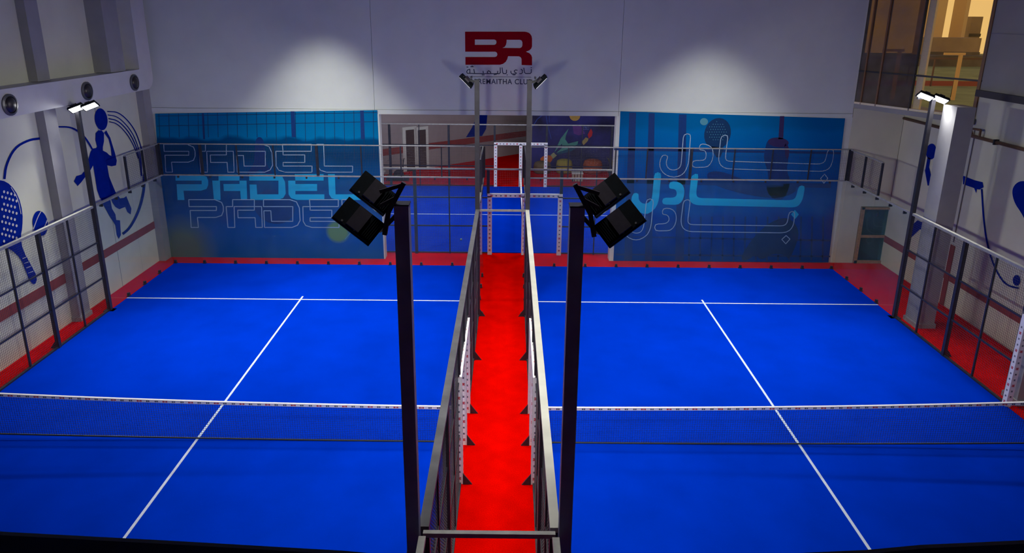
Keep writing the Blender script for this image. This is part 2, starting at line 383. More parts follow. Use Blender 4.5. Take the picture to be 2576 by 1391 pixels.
wbar(.20, .05, ZW0, ZW1, M_brownm, 'mullion'); wbar(.06, .04, ZW0, ZW1, M_brownm, 'mullion'); wbar(.985, .08, ZW0, ZW1, M_brownm, 'mullion')
MB().bar(wp(0, 6.35), wp(1, 6.35), .05, .05).build('transom', M_dark, t)
MB().bar(wp(0, ZW0+.03), wp(1, ZW0+.03), .09, .06).build('window_sill', M_winframe, t)
for s0, s1, g_ in ((.0, .2, M_winglass_d), (.2, .49, M_winglass_d), (.49, 1.0, M_winglass)):
    MB().add([wp(s0, ZW0), wp(s1, ZW0), wp(s1, ZW1), wp(s0, ZW1)], [(0, 1, 2, 3)]).build('pane', g_, t)

# ------------------------------------------------------------ OUTSIDE (dusk playing field seen through the corner)
g = tag(MB().box((13.6, -20, -.15), (150, 160, -.05)).build('playing_field', mat('grass_dusk', (0.42, 0.50, 0.18), .95, noise=.2, scale=.3, srgb=False), loc=(80, 60, 0)), 'green playing field at dusk seen through the glazed corner', 'field')
g['kind'] = 'structure'
M_goal = mat('floodlit_goal', (0.9, 0.62, 0.28), .6, srgb=False)
for x, y, h, lab in ((45.6, 60, 4.6, 'pale goal frame on the field, right half of the glazed corner'), (39.4, 60, 4.9, 'dim goal frame on the field, left half of the glazed corner')):
    t = thing('goal_frame', (x, y, -.05), lab, 'goal')
    MB().box((x-.14, y-.14, -.05), (x+.14, y+.14, h)).build('post', M_goal, t)
    MB().box((x-1.7, y-.12, h-.16), (x+.4, y+.12, h+.08)).build('crossbar', M_goal, t)
    MB().bar((x, y+.2, h-.3), (x+1.4, y+2.6, 0), .1).build('brace', M_dark, t)
t = thing('field_fence', (60, 75, -.05), 'dark mesh fence with treeline behind the playing field', 'fence')
for k in range(16): 
    MB().box((34+k*3, 74.9, -.05), (34.15+k*3, 75.05, 3.4)).build('post', M_pipe, t)
MB().box((34, 74.95, 3.2), (80, 75.05, 3.4)).build('rail', M_pipe, t)
MB().box((34, 74.98, 0), (80, 75.0, .6)).build('kickboard', mat('red_board', (.4, .1, .05), .7, srgb=False), t)
M_bld = mat('hazy_tower', (0.85, 0.66, 0.36), .9, noise=.08, scale=.05, srgb=False)
M_bld2 = mat('dusk_block', (0.46, 0.36, 0.22), .9, noise=.35, scale=.12, srgb=False)
M_tree = mat('dusk_trees', (0.16, 0.14, 0.09), .95, noise=.5, scale=.3, srgb=False)
def far_box(u0, u1, v0, v1, Y, mt, label, cat='building', bands=True, name='distant_building'):
    vm_ = max(v0, 0); p, q = on(u0, vm_, 1, Y), on(u1, vm_, 1, Y); p.z = on(u0, v0, 1, Y).z; z1 = max(p.z, q.z); z0 = -.05
    t = thing(name, ((p.x+q.x)/2, Y+2, z0), label, cat)
    MB().box((p.x, Y, z0), (q.x, Y+4, z1)).build('tower_body', mt, t)
    if bands:
        fm = MB(); k = 1.5
        while k+1 < z1: fm.box((p.x-.05, Y-.2, k), (q.x+.05, Y, k+.6)); k += 3
        fm.build('window_band', M_bld2 if mt is M_bld else M_tree, t, kind='stuff')
far_box(2300, 2520, 142, 300, 112, M_tree, 'dark low block behind the playing field', bands=False)
far_box(2345, 2470, 96, 300, 120, M_bld2, 'brown middle block with window bands beyond the field')
far_box(2346, 2386, -60, 300, 128, M_bld, 'hazy broad tower left in the orange sky', bands=False)
far_box(2434, 2443, -60, 300, 128, M_bld, 'hazy slender tower in the orange sky', bands=False)
far_box(2446, 2474, 42, 300, 136, M_bld2, 'dark square block at the right of the skyline')
# ------------------------------------------------------------ COURTS
def court(cx, label):
    t = thing('court_turf', (cx, 0, 0), label, 'turf')
    MB().box((cx-5, -9.8, 0), (cx+5, YG, .02)).build('turf_sheet', M_turf, t)
    s = .025
    for y in (6.83, -6.95): MB().box((cx-5, y-s, .02), (cx+5, y+s, .026)).build('service_line', M_white_line, t)
    MB().box((cx-s, -7.1, .021), (cx+s, 7.06, .027)).build('centre_line', M_white_line, t)
    return t
court(-G-5, 'blue artificial turf of the left padel court')
court(G+5, 'blue artificial turf of the right padel court')

def mesh_wires(mb, p, q, z0, z1, sp=.052, w=.0036):
    p, q = Vector((*p, 0)), Vector((*q, 0)); L = (q-p).length; d = (q-p)/L
    n = int(L/sp)
    for i in range(n+1):
        a = p+d*(L*i/n); mb.obox((a.x, a.y, (z0+z1)/2), (d, (d.y, -d.x, 0), (0, 0, 1)), (w/2, w/2, (z1-z0)/2))
    k = int((z1-z0)/sp)
    for j in range(k+1):
        z = z0+(z1-z0)*j/k; c_ = (p+q)/2; mb.obox((c_.x, c_.y, z), (d, (d.y, -d.x, 0), (0, 0, 1)), (L/2, w/2, w/2))
def clamp(x, y, t, ax):
    mb = MB()
    if ax == 0: mb.box((x-.05, y-.04, .02), (x+.05, y+.04, .045)).box((x-.035, y-.03, .035), (x+.035, y+.03, .12))
    else: mb.box((x-.04, y-.05, .02), (x+.04, y+.05, .045)).box((x-.03, y-.035, .035), (x+.03, y+.035, .12))
    mb.build('glass_clamp', M_dark, t)
def pane(mb, *a): return mb
# far glass walls
def back_glass(x0, x1, posts, thick, label):
    t = thing('glass_wall', ((x0+x1)/2, YG, 0), label, 'glass wall')
    n = 5; w = (x1-x0)/n
    for i in range(n):
        MB().box((x0+i*w+.004, YG-.006, .03), (x0+(i+1)*w-.004, YG+.006, 2.96)).build('glass_pane', M_glass, t)
    for i in range(11): clamp(min(max(x0+(x1-x0)*i/10, x0+.06), x1-.06), YG, t, 0)
    MB().box((x0, YG-.025, 2.965), (x1, YG+.025, 3.005)).build('middle_rail', M_rail, t)
    MB().box((x0, YG-.02, 3.965), (x1, YG+.02, 3.995)).build('top_rail', M_rail, t)
    for x in posts:
        h = .035 if x in thick else .018
        MB().box((x-h, YG-h, 3.005), (x+h, YG+h, 3.965)).build('post', M_dark, t)
    for i in range(10):
        x = x0+(i+.5)*(x1-x0)/10; MB().box((x-.02, YG-.03, 2.9), (x+.02, YG+.03, 2.965)).build('glass_clip', M_dark, t)
    mb = MB(); mesh_wires(mb, (x0, YG), (x1, YG), 3.01, 3.96); mb.build('mesh_panel', M_wire, t, kind='stuff')
    return t
back_glass(-XO, -XI, [-9.52, -8.38, -7.23, -5.87, -4.48, -3.24, -1.96], [-5.87, -9.52], 'far glass wall of the left court with mesh strip above')
back_glass(XI, XO, [2.02, 3.5, 4.49, 5.87, 7.22, 8.41, 9.6], [5.87], 'far glass wall of the right court with mesh strip above')
# side glass walls
def side_glass(x, y0, y1, label, ext=True, posts=()):
    t = thing('glass_wall', (x, (y0+y1)/2, 0), label, 'glass wall')
    n = 2; w = (y1-y0)/n
    for i in range(n):
        MB().box((x-.006, y0+i*w+.004, .03), (x+.006, y0+(i+1)*w-.004, 2.955)).build('glass_pane', M_glass, t)
    for i in range(1, 4): clamp(x, y0+(y1-y0)*i/4, t, 1)
    MB().box((x-.035, y0, 2.96), (x+.035, y1, 3.01)).build('middle_rail', M_rail, t)
    for i in range(5):
        y = y0+(i+.4)*(y1-y0)/5; MB().box((x-.045, y-.02, 2.88), (x+.045, y+.02, 2.955)).build('glass_clip', M_dark, t)
    if ext:
        ya = y1-1.95
        MB().box((x-.02, ya, 3.965), (x+.02, y1, 3.995)).build('top_rail', M_rail, t)
        for y in (ya+.02, ya+.98, y1-.05): MB().box((x-.025, y-.025, 3.01), (x+.025, y+.025, 3.965)).build('post', M_dark, t)
        mb = MB(); mesh_wires(mb, (x, ya), (x, y1), 3.01, 3.96); mb.build('mesh_panel', M_wire, t, kind='stuff')
        MB().box((x-.07, y1-.03, 3.0), (x+.07, y1-.01, 3.99)).build('corner_plate', M_dark, t)
    return t
side_glass(-XO, YP+.06, YG-.03, 'outer side glass of the left court along the painted wall')
side_glass(XO, YP+.06, YG-.03, 'outer side glass of the right court in front of the wooden door')
side_glass(-XI, YP+.06, YG-.03, 'walkway side glass at the far end of the left court')
side_glass(XI, YP+.06, YG-.03, 'walkway side glass at the far end of the right court')
side_glass(-XI, -9.8, -5.93, 'walkway side glass at the near end, left of the red walkway', False)
side_glass(XI, -9.8, -5.93, 'walkway side glass at the near end, right of the red walkway', False)
# wire mesh side fences
def gusset(x, y, t, s):
    MB().prism([(x, y-.012, .0), (x+s*.16, y-.012, .0), (x, y-.012, .22)], (0, .024, 0)).build('base_gusset', M_dark, t)
def fence(x, y0, y1, thick, thin, label, rw=.08, gs=0, gap=None, rail=None):
    t = thing('mesh_fence', (x, (y0+y1)/2, 0), label, 'fence')
    MB().box((x-rw/2, y0, 2.95), (x+rw/2, y1, 3.01)).build('top_rail', rail or M_rail, t)
    spans = [(y0, y1)] if not gap else [(y0, gap[0]), (gap[1], y1)]
    for a, b2 in spans:
        MB().box((x-.03, a, .02), (x+.03, b2, .06)).build('bottom_rail', M_dark, t)
        for z in (1.0, 2.0): MB().box((x-.018, a, z-.018), (x+.018, b2, z+.018)).build('middle_rail', M_dark, t)
    if gap:
        MB().box((x-.02, gap[0], 2.12), (x+.02, gap[1], 2.16)).build('gate_head_rail', M_dark, t)
        for y in (gap[0]+.03, 0, gap[1]-.03): MB().box((x-.04, y-.03, 2.16), (x+.04, y+.03, 2.95)).build('post', M_dark, t)
    for y in thick:
        MB().box((x-.045, y-.045, 0), (x+.045, y+.045, 2.95)).build('post', M_dark, t)
        if gs: gusset(x+gs*.045, y, t, gs)
        else: gusset(x-(.045 if x < 0 else -.045), y, t, -1 if x < 0 else 1)
    for y in thin: MB().box((x-.02, y-.02, .06), (x+.02, y+.02, 2.95)).build('thin_post', M_dark, t)
    mb = MB()
    for a, b2 in spans: mesh_wires(mb, (x, a), (x, b2), .06, 2.95)
    if gap: mesh_wires(mb, (x, gap[0]), (x, gap[1]), 2.16, 2.95)
    mb.build('mesh_panel', M_wire, t, kind='stuff')
    return t
fence(-XO, -5.8, YP-.06, [3.75, -3.75], [4.86, 2.72, -2.7, -4.9], 'outer mesh fence of the left court along the wall with the painted racket', gap=(-1.6, 1.62))
fence(XO, -5.8, YP-.06, [3.75, -3.75], [4.95, 2.68, -2.7, -4.9], 'outer mesh fence of the right court in front of the big column', gap=(-1.6, 1.62))
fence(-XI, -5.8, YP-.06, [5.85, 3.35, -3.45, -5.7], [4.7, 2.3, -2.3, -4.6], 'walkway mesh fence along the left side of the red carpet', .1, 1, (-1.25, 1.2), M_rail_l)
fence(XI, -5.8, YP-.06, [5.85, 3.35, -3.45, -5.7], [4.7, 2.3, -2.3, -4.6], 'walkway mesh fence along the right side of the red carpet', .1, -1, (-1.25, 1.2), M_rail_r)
# cross bars tying the walkway fences together
for y, l in ((5.98, 'far steel tie bar across the red walkway'), (-5.86, 'near steel tie bar across the red walkway')):
    tag(MB().box((-XI, y-.025, 2.95), (XI, y+.025, 3.0)).build('tie_bar', M_rail, loc=(0, y, 2.98)), l, 'bar')

# padded gates beside the nets
def prints(mb1, mb2, p, q, sp, w, h, face):
    """rows of small printed logos along a padded bar: alternate red and dark marks, face = offset vector"""
    p, q, face = Vector(p), Vector(q), Vector(face); L = (q-p).length; d = (q-p)/L; nn = face.normalized(); s_ = d.cross(nn)
    k = int(L/sp)
    for i in range(k):
        c_ = p+d*((i+.5)*L/k)+face; m_ = mb1 if i % 3 == 0 else mb2; sc = 1 if i % 3 == 0 else .7
        for a, b2, c2, d2 in ((-.5, -.12, -.5, .5), (.12, .5, -.5, .5), (-.12, .12, -.12, .18)):
            x0, x1, y0, y1 = a*w*sc, b2*w*sc, c2*h*sc, d2*h*sc
            m_.add([c_+d*x0+s_*y0, c_+d*x1+s_*y0, c_+d*x1+s_*y1, c_+d*x0+s_*y1], [(0, 1, 2, 3)])
def gate(x, ya, yb, label, zt=2.0, w=.06, face=1, mid=True):
    t = thing('padded_gate', (x, 0, 0), label, 'gate')
    ys = [ya, yb]+([0] if mid else [])
    r1, r2 = MB(), MB()
    for y in ys:
        MB().obox((x, y, zt/2), ((1, 0, 0), (0, 1, 0), (0, 0, 1)), (w, w, zt/2)).build('padded_post', M_pad, t)
        prints(r1, r2, (x, y-w-.002, .05), (x, y-w-.002, zt-.1), .13, .05, .06, (0, -.001, 0))
        prints(r1, r2, (x+face*(w+.002), y, .05), (x+face*(w+.002), y, zt-.1), .13, .05, .06, (face*.001, 0, 0))
    MB().box((x-w, min(ya, yb)-w, zt), (x+w, max(ya, yb)+w, zt+.1)).build('padded_lintel', M_pad, t)
    prints(r1, r2, (x, min(ya, yb), zt+.101), (x, max(ya, yb), zt+.101), .14, .05, .06, (0, 0, .001))
    r1.build('red_printed_marks', M_print_red, t, kind='stuff'); r2.build('dark_printed_marks', M_print_dark, t, kind='stuff')
    if abs(x) < 1:
        for y in ys: gusset(x+face*w, y-w, t, face)
    if abs(x) < 1:
        for y in ys:
            for z in (.35, .6, .85, 1.1, 1.35, 1.6): MB().bar((x-face*w, y, z), (x-face*(w+.10), y, z), .012).build('hook', M_rail, t)
    return t
gate(-XI, 1.1, -1.15, 'white padded gate frame at the net, left of the red carpet', face=1)
gate(XI, 1.1, -1.15, 'white padded gate frame at the net, right of the red carpet', face=-1)
gate(XO, 1.52, -1.5, 'white padded gate frame at the outer right end of the net', face=-1)
gate(-XO, 1.52, -1.5, 'white padded gate frame at the outer left end of the net', face=1)

# nets
def net(x0, x1, label, flip=False):
    t = thing('padel_net', ((x0+x1)/2, 0, 0), label, 'net')
    def top(x):
        s = (abs(x)-G)/10.0
        return .80+.05*s+.20*max(0, s)**2.2
    def bot(x):
        s = (abs(x)-G)/10.0; return .03+.10*max(0, s)**2
    N = 40; xs = [x0+(x1-x0)*i/N for i in range(N+1)]
    vs = []; fs = []
    for i, x in enumerate(xs):
        z = top(x); vs += [(x, -.018, z-.06), (x, .018, z-.06), (x, .02, z), (x, -.02, z)]
        if i:
            k = 4*i; fs += [(k-4+j, k-4+(j+1) % 4, k+(j+1) % 4, k+j) for j in range(4)]
    MB().add(vs, fs).build('white_tape', M_pad, t)
    r1, r2 = MB(), MB()
    k = 62
    for i in range(k):
        x = x0+(i+.5)*(x1-x0)/k; z = top(x)-.03; m_ = (r1, r2, r2)[i % 3] if i % 3 != 2 else r2
        w = .045 if i % 3 == 0 else .03
        for a, b2 in ((-1, -.3), (-.1, .2), (.4, 1)):
            m_.add([(x+a*w, -.0215, z-.017), (x+b2*w, -.0215, z-.017), (x+b2*w, -.0215, z+.015), (x+a*w, -.0215, z+.015)], [(0, 1, 2, 3)])
    r1.build('red_printed_marks', M_print_red, t, kind='stuff'); r2.build('dark_printed_marks', M_print_dark, t, kind='stuff')
    mb = MB(); n = int((x1-x0)/.045)
    for i in range(n+1):
        x = x0+(x1-x0)*i/n; mb.box((x-.0018, -.0018, bot(x)), (x+.0018, .0018, top(x)-.05))
    for j in range(1, 18):
        for i in range(N):
            a, b2 = xs[i], xs[i+1]; f_ = j/18
            za = bot(a)+(top(a)-.05-bot(a))*f_; zb = bot(b2)+(top(b2)-.05-bot(b2))*f_
            mb.bar((a, 0, za), (b2, 0, zb), .0036)
    mb.build('net_mesh', M_net, t, kind='stuff')
    mb = MB()
    for a, b2 in zip(xs[:-1], xs[1:]): mb.tube((a, 0, bot(a)), (b2, 0, bot(b2)), .016, 6)
    mb.build('bottom_cord', M_cord, t)
    return t
net(-XO+.07, -XI-.07, 'long padel net with white tape across the left court')
net(XI+.07, XO-.07, 'long padel net with white tape across the right court')

# floodlight poles
def head(t, c, a, b_, n, L, Wd, power, lens=True, lit=M_lens_off, lname='floodlight_head', spread=130):
    c, a, b_, n = Vector(c), Vector(a).normalized(), Vector(b_).normalized(), Vector(n).normalized()
    h = MB().obox(c, (a, b_, n), (L/2, Wd/2, .028))
    h.obox(c+n*.02, (a, b_, n), (L/2+.008, Wd/2+.008, .012))
    hd = h.build(lname, M_black, t)
    MB().obox(c-n*.045-a*L*.02, (a, b_, n), (L*.17, Wd*.44, .022)).build('driver_box', M_fin, hd)
    fm = MB()
    for k in range(5): fm.obox(c-n*.04+a*L*(.24+.05*k), (a, b_, n), (L*.008, Wd*.42, .016))
    fm.build('cooling_fins', M_black, hd)
    for k in (-.3, .05): MB().tube(c-n*.028+a*L*k+b_*Wd*.42, c-n*.04+a*L*k+b_*Wd*.42, .009, 8).build('bolt', M_bolt, hd)
    MB().obox(c+n*.034, (a, b_, n), (L/2-.02, Wd/2-.02, .003)).build('lens', lit, hd)
    area('floodlight_beam', c+n*.05, c+n*2, power, L*.8, Wd*.8, (1.0, .98, .93), spread, hd)
    return hd
def pole(x, y, h, label, w=.06, mt=None):
    t = thing('light_pole', (x, y, 0), label, 'light pole')
    MB().box((x-w, y-w, .02), (x+w, y+w, h)).build('pole_shaft', mt or M_pole, t)
    MB().box((x-.14, y-.10, 0), (x+.14, y+.10, .02)).build('base_plate', M_dark, t)
    MB().box((x-w-.004, y-w-.004, h), (x+w+.004, y+w+.004, h+.012)).build('pole_cap', M_dark, t)
    return t
for s, side in ((-1, 'left'), (1, 'right')):
    # near pole, two heads seen from behind
    x = s*.748
    t = pole(x, -5.86, 6.36, 'near light pole standing %s of the red walkway with two black floodlights' % side, .062, M_pole_near)
    nn = Vector((s*.33, .82, -.46)).normalized(); a = Vector((-s*.775, -.036, -.624)); b_ = nn.cross(a)
    b_ = b_ if b_.z < 0 else -b_
    head(t, (s*1.0, -5.76, 6.43), a, b_, nn, .35, .21, HEAD_W*.6, spread=110)
    head(t, (s*1.10, -5.97, 6.24), a, b_, nn, .37, .22, HEAD_W*.6, spread=110)
    MB().bar((x+s*.02, -5.88, 6.30), (s*.93, -5.88, 6.13), .035).bar((s*.93, -5.88, 6.13), (s*1.02, -5.88, 6.13), .03).build('bracket', M_fin, t)
    MB().bar((x+s*-.03, -5.9, 6.56), (s*.86, -5.9, 6.30), .04).bar((x-s*.02, -5.9, 6.54), (s*.93, -5.86, 6.47), .03).bar((s*.86, -5.9, 6.30), (s*.90, -5.9, 6.10), .04).build('bracket_arm', M_fin, t)
    MB().bar((s*.93, -5.88, 6.35), (s*.80, -5.88, 6.42), .03).build('bracket', M_fin, t)
    MB().box((x-.07, -5.86-.075, 2.72), (x+.07, -5.86+.075, 2.80)).build('pole_collar', M_rail, t)
    # far pole with two small heads seen edge on
    x = s*.66
    t = pole(x, YP, 6.36, 'far light pole standing %s of the red walkway' % side, .06)
    for k, yy in enumerate((5.8, 6.2)):
        head(t, (s*.92, yy, 6.34), (-s*.70, 0, -.71), (0, 1, 0), (s*.71, 0, -.70), .40, .26, HEAD_W*.5)
    MB().bar((x, YP, 6.30), (s*.88, YP, 6.36), .05).build('bracket', M_dark, t)
    MB().bar((s*.8, 5.8, 6.42), (s*.8, 6.2, 6.42), .04).build('bracket', M_dark, t)
    # outer pole, heads facing the court
    x = s*XO; zz = 5.62 if s < 0 else 5.98
    t = pole(x, YP, zz-.02, 'outer light pole with glowing floodlights on the %s side fence' % side, .05)
    for k in (0, 1):
        cx = x-s*(.08+.02*k) if k == 0 else x-s*.10
        cc = (x+.06 if k == 0 else x+.40, YP-.10, zz-.03+(0 if k == 0 else .06))
        if s > 0: cc = (x+.13 if k == 0 else x-.25, YP-.08, zz+.02+(0 if k == 0 else .07))
        nn = Vector((-s*.42, -.50, -.75)).normalized(); aa = Vector((1, 0, 0)); aa = (aa-nn*aa.dot(nn)).normalized(); bb = nn.cross(aa)
        head(t, cc, aa, bb, nn, .36, .22, HEAD_W*.5, lit=M_lens, spread=100)
    MB().bar((x-.4, YP, zz+.02), (x+.4, YP, zz+.02), .04).build('bracket', M_dark, t)

# ------------------------------------------------------------ POSTERS on the back wall
def poster(name, pts, stops, label, glow=(), tint=None):
    P_ = px(pts, 1, YB-.035); xs = [p.x for p in P_]; cx = (min(xs)+max(xs))/2
    mt = bpy.data.materials.new(name+'_print'); mt.use_nodes = True; n = mt.node_tree; b = n.nodes['Principled BSDF']
    b.inputs['Roughness'].default_value = .6; b.inputs['Specular IOR Level'].default_value = .05
    tc = n.nodes.new('ShaderNodeTexCoord'); sp = n.nodes.new('ShaderNodeSeparateXYZ'); n.links.new(tc.outputs['Object'], sp.inputs[0])
    nz = n.nodes.new('ShaderNodeTexNoise'); nz.inputs['Scale'].default_value = .9; n.links.new(tc.outputs['Object'], nz.inputs['Vector'])
    ma = n.nodes.new('ShaderNodeMath'); ma.operation = 'MULTIPLY_ADD'; ma.inputs[1].default_value = .12
    dv = n.nodes.new('ShaderNodeMath'); dv.operation = 'DIVIDE'; dv.inputs[1].default_value = 4.9
    n.links.new(sp.outputs['Z'], dv.inputs[0]); n.links.new(nz.outputs['Fac'], ma.inputs[0]); n.links.new(dv.outputs[0], ma.inputs[2])
    cr = n.nodes.new('ShaderNodeValToRGB'); n.links.new(ma.outputs[0], cr.inputs[0])
    cr.color_ramp.elements[0].position = stops[0][0]+.06; cr.color_ramp.elements[0].color = (*stops[0][1], 1)
    cr.color_ramp.elements[1].position = min(1, stops[-1][0]+.06); cr.color_ramp.elements[1].color = (*stops[-1][1], 1)
    for p_, c_ in stops[1:-1]:
        e_ = cr.color_ramp.elements.new(p_+.06); e_.color = (*c_, 1)
    out = cr.outputs[0]
    for gx, gz, rad, col, soft in glow:
        mp = n.nodes.new('ShaderNodeVectorMath'); mp.operation = 'DISTANCE'; mp.inputs[1].default_value = (gx-cx, 0, gz)
        n.links.new(tc.outputs['Object'], mp.inputs[0])
        mr = n.nodes.new('ShaderNodeMapRange'); mr.inputs[1].default_value = rad*(1+soft); mr.inputs[2].default_value = rad*(1-soft)
        n.links.new(mp.outputs['Value'], mr.inputs[0])
        mx = n.nodes.new('ShaderNodeMix'); mx.data_type = 'RGBA'; n.links.new(mr.outputs[0], mx.inputs[0])
        n.links.new(out, mx.inputs[6]); mx.inputs[7].default_value = (*col, 1); out = mx.outputs[2]
    n.links.new(out, b.inputs['Base Color'])
    t = thing(name, (cx, YB-.035, 0), label, 'poster')
    MB().prism(P_, (0, .03, 0)).build('poster_sheet', mt, t)
    return t
PL = (1, YB-.035)
def pr(t, name, polys, mt, off, lines=(), lw=2.0, closed=True, holes=()):
    mb = MB()
    for p_ in polys: mb.poly(px(p_, 1, YB-.035, -off))
    for l in lines: line2(mb, l, lw, 1, YB-.035, -off, closed)
    return mb.build(name, mt, t)
def glowpt(u, v): p = on(u, v, 1, YB-.035); return p.x, p.z
M_cyan = mat('cyan_lettering', (0.0, 0.46, 0.80), .5, srgb=False)
M_thinw = mat('pale_outline_print', (0.40, 0.56, 0.72), .5, srgb=False)
M_pdark = mat('navy_print', (0.0, 0.035, 0.12), .5, srgb=False, noise=.1)
M_pmid = mat('mid_navy_print', (0.0, 0.038, 0.19), .5, srgb=False, noise=.1)
M_pred = mat('dull_red_print', (0.035, 0.022, 0.11), .5, srgb=False)
M_ppale = mat('pale_ball_print', (0.08, 0.30, 0.40), .5, srgb=False)
g1, g2 = glowpt(462, 625), glowpt(850, 583)
tl = poster('left_poster', [(390, 286), (949, 277), (966, 651), (414, 648)],
            [(0, (0.0, .10, .42)), (.22, (.0, .095, .40)), (.40, (0, .06, .26)), (.62, (0, .085, .27)), (.70, (0, .055, .17)), (.82, (0, .07, .20)), (.845, (0, .20, .46)), (.97, (0, .17, .40))],
            'large blue poster with PADEL lettering at the left of the back wall',
            [(g1[0], g1[1], .85, (.14, .20, .16), .45), (g2[0], g2[1], .36, (.15, .30, .12), .18)])
nl = []
for i in range(23): nl.append([(400+i*24.5, 286-i*.35), (402+i*24.5, 345 if i < 12 else 400)])
pr(tl, 'printed_net', [], M_pdark, .002, nl+[[(395, 292), (948, 283)], [(395, 317), (948, 306)]], 1.4, False)
pr(tl, 'printed_stripe', [[(731, 280), (741, 280), (744, 345), (734, 345)], [(906, 278), (915, 278), (918, 350), (908, 350)], [(508, 285), (513, 285), (516, 350), (511, 350)]], M_pmid, .003)
pr(tl, 'printed_player', [chaikin([(643, 345), (662, 345), (668, 385), (670, 415), (690, 440), (668, 440), (655, 422), (640, 440), (618, 440), (640, 412), (640, 385)], 2), oval(690, 520, 52, 42, 20)], M_pmid, .003)
def padel(ox, oy, w, h, sk, letters):
    """outline shapes of the lettering: letters = list of x starts, w = letter width"""
    Gp = {'P': [[(0, 0), (.75, 0), (.95, .1), (1, .25), (1, .42), (.95, .57), (.78, .64), (.25, .64), (.28, 1), (.07, 1), (.04, .39), (.8, .39), (.8, .25), (.01, .25)]],
          'A': [[(.18, 0), (.78, 0), (.78, .25), (.22, .25), (.24, 1), (.05, 1), (0, .25), (.18, .25)], [(.32, .38), (.78, .38), (.78, .25), (.98, .25), (1, 1), (.82, 1), (.8, .65), (.33, .65)]],
          'D': [[(0, 0), (.72, 0), (.9, .08), (.98, .3), (1, .75), (.93, .92), (.78, 1), (.03, 1), (.01, .4), (.2, .4), (.22, .78), (.8, .78), (.8, .25), (0, .25)]],
          'E': [[(.18, 0), (.98, 0), (.98, .25), (.2, .25)], [(0, .25), (.2, .25), (.2, .38), (.8, .38), (.8, .65), (.2, .65), (.2, .78), (1, .78), (1, 1), (.25, 1), (.08, .93), (.01, .78)]],
          'L': [[(0, 0), (.19, 0), (.21, .78), (1, .78), (1, 1), (.27, 1), (.1, .93), (.03, .78)]]}
    res = []
    for ch, x, ww in letters:
        for p_ in Gp[ch]: res.append([(x+ww*a+sk*b2*0, oy+h*b2) for a, b2 in p_])
    return res
L1 = padel(0, 363, 0, 70, 0, [('P', 412, 79), ('A', 501, 88), ('D', 594, 92), ('E', 694, 91), ('L', 797, 90)])
L2 = padel(0, 438, 0, 65, 0, [('P', 441, 83), ('A', 534, 88), ('D', 627, 92), ('E', 725, 91), ('L', 825, 92)])
L3 = padel(0, 502, 0, 70, 0, [('P', 475, 87), ('A', 569, 91), ('D', 663, 92), ('E', 762, 91), ('L', 860, 88)])
pr(tl, 'outline_lettering', [], M_thinw, .005, L1, 1.9)
pr(tl, 'solid_lettering', L2, M_cyan, .004)
pr(tl, 'outline_lettering', [], M_thinw, .006, L3, 2.2)
pr(tl, 'printed_mark', [], M_ppale, .006, [[(868, 602), (888, 578)]], 2, False)

tr_ = poster('right_poster', [(1561, 280), (2126, 298), (2084, 660), (1543, 656)],
             [(0, (0.0, .045, .30)), (.30, (.0, .055, .34)), (.36, (0, .10, .42)), (.55, (0, .075, .34)), (.66, (0, .11, .42)), (.9, (0, .15, .45)), (1.0, (0, .13, .36))],
             'large blue poster with Arabic lettering at the right of the back wall', [(glowpt(2110, 560)[0]+.15, glowpt(2110, 560)[1], .5, (.05, .03, .2), .7)])
pr(tr_, 'printed_stripe', [[(1583, 283), (1600, 283), (1590, 655), (1570, 655)], [(1632, 285), (1647, 285), (1640, 655), (1622, 655)], [(1708, 288), (1727, 288), (1720, 655), (1698, 655)], [(1545, 448), (2090, 462), (2090, 473), (1545, 460)], [(1545, 372), (2115, 382), (2115, 388), (1545, 378)]], M_pmid, .002)
gl_ = []
for i in range(13): gl_.append([(1735+i*28, 545), (1733+i*28, 655)])
pr(tr_, 'printed_fence', [], M_pmid, .0022, gl_+[[(1550, 595), (2088, 605)], [(1550, 640), (2088, 645)]], 4, False)
rk = oval(1805, 336, 33, 40, 18)
pr(tr_, 'printed_racket', [rk, [(1785, 368), (1822, 372), (1812, 395), (1802, 395)]], M_pdark, .003)
dm = []
for i in range(-4, 5):
    for j in range(-4, 4):
        if (i/4.6)**2+(j/4.6)**2 < .8: dm.append(oval(1803+i*6+(j % 2)*3, 332+j*6.5, 1.1, 1.1, 0, 6))
pr(tr_, 'printed_dots', dm, M_ppale, .004)
pr(tr_, 'printed_ball', [oval(1771, 306, 10, 9)], M_ppale, .003)
pr(tr_, 'printed_arm', [chaikin([(1775, 440), (1790, 462), (1830, 478), (1900, 494), (1960, 500), (2010, 480), (1990, 458), (1930, 470), (1870, 452), (1820, 432), (1790, 430)], 2), chaikin([(1932, 350), (1955, 345), (1980, 355), (1985, 390), (1978, 430), (1990, 455), (1975, 500), (1950, 505), (1925, 480), (1935, 440), (1920, 400), (1925, 370)], 2)], M_pmid, .003)
pr(tr_, 'printed_head', [oval(1958, 358, 26, 12, 5), [(1962, 292), (1973, 292), (1970, 350), (1958, 350)], chaikin([(1972, 358), (1986, 370), (1984, 400), (1976, 398)], 1)], M_pred, .004)
pr(tr_, 'printed_player', [chaikin([(1862, 655), (1875, 625), (1900, 592), (1935, 560), (1975, 545), (2000, 560), (2010, 585), (2005, 610), (1985, 655), (1975, 640), (1940, 638), (1915, 655), (1900, 640), (1880, 655)], 2)], M_pdark, .003)
z4 = lambda p: zm(p, 3.0234, 1520, 240)
lam1 = [(603, 295), (658, 290), (640, 520), (610, 590), (560, 620), (500, 620), (445, 590), (420, 540), (425, 490), (445, 450), (488, 460), (470, 500), (475, 540), (500, 565), (540, 568), (575, 550), (585, 520)]
dal1 = [(728, 370), (770, 370), (815, 390), (830, 430), (825, 490), (790, 545), (668, 548), (670, 495), (755, 495), (775, 475), (775, 430), (755, 415), (720, 415)]
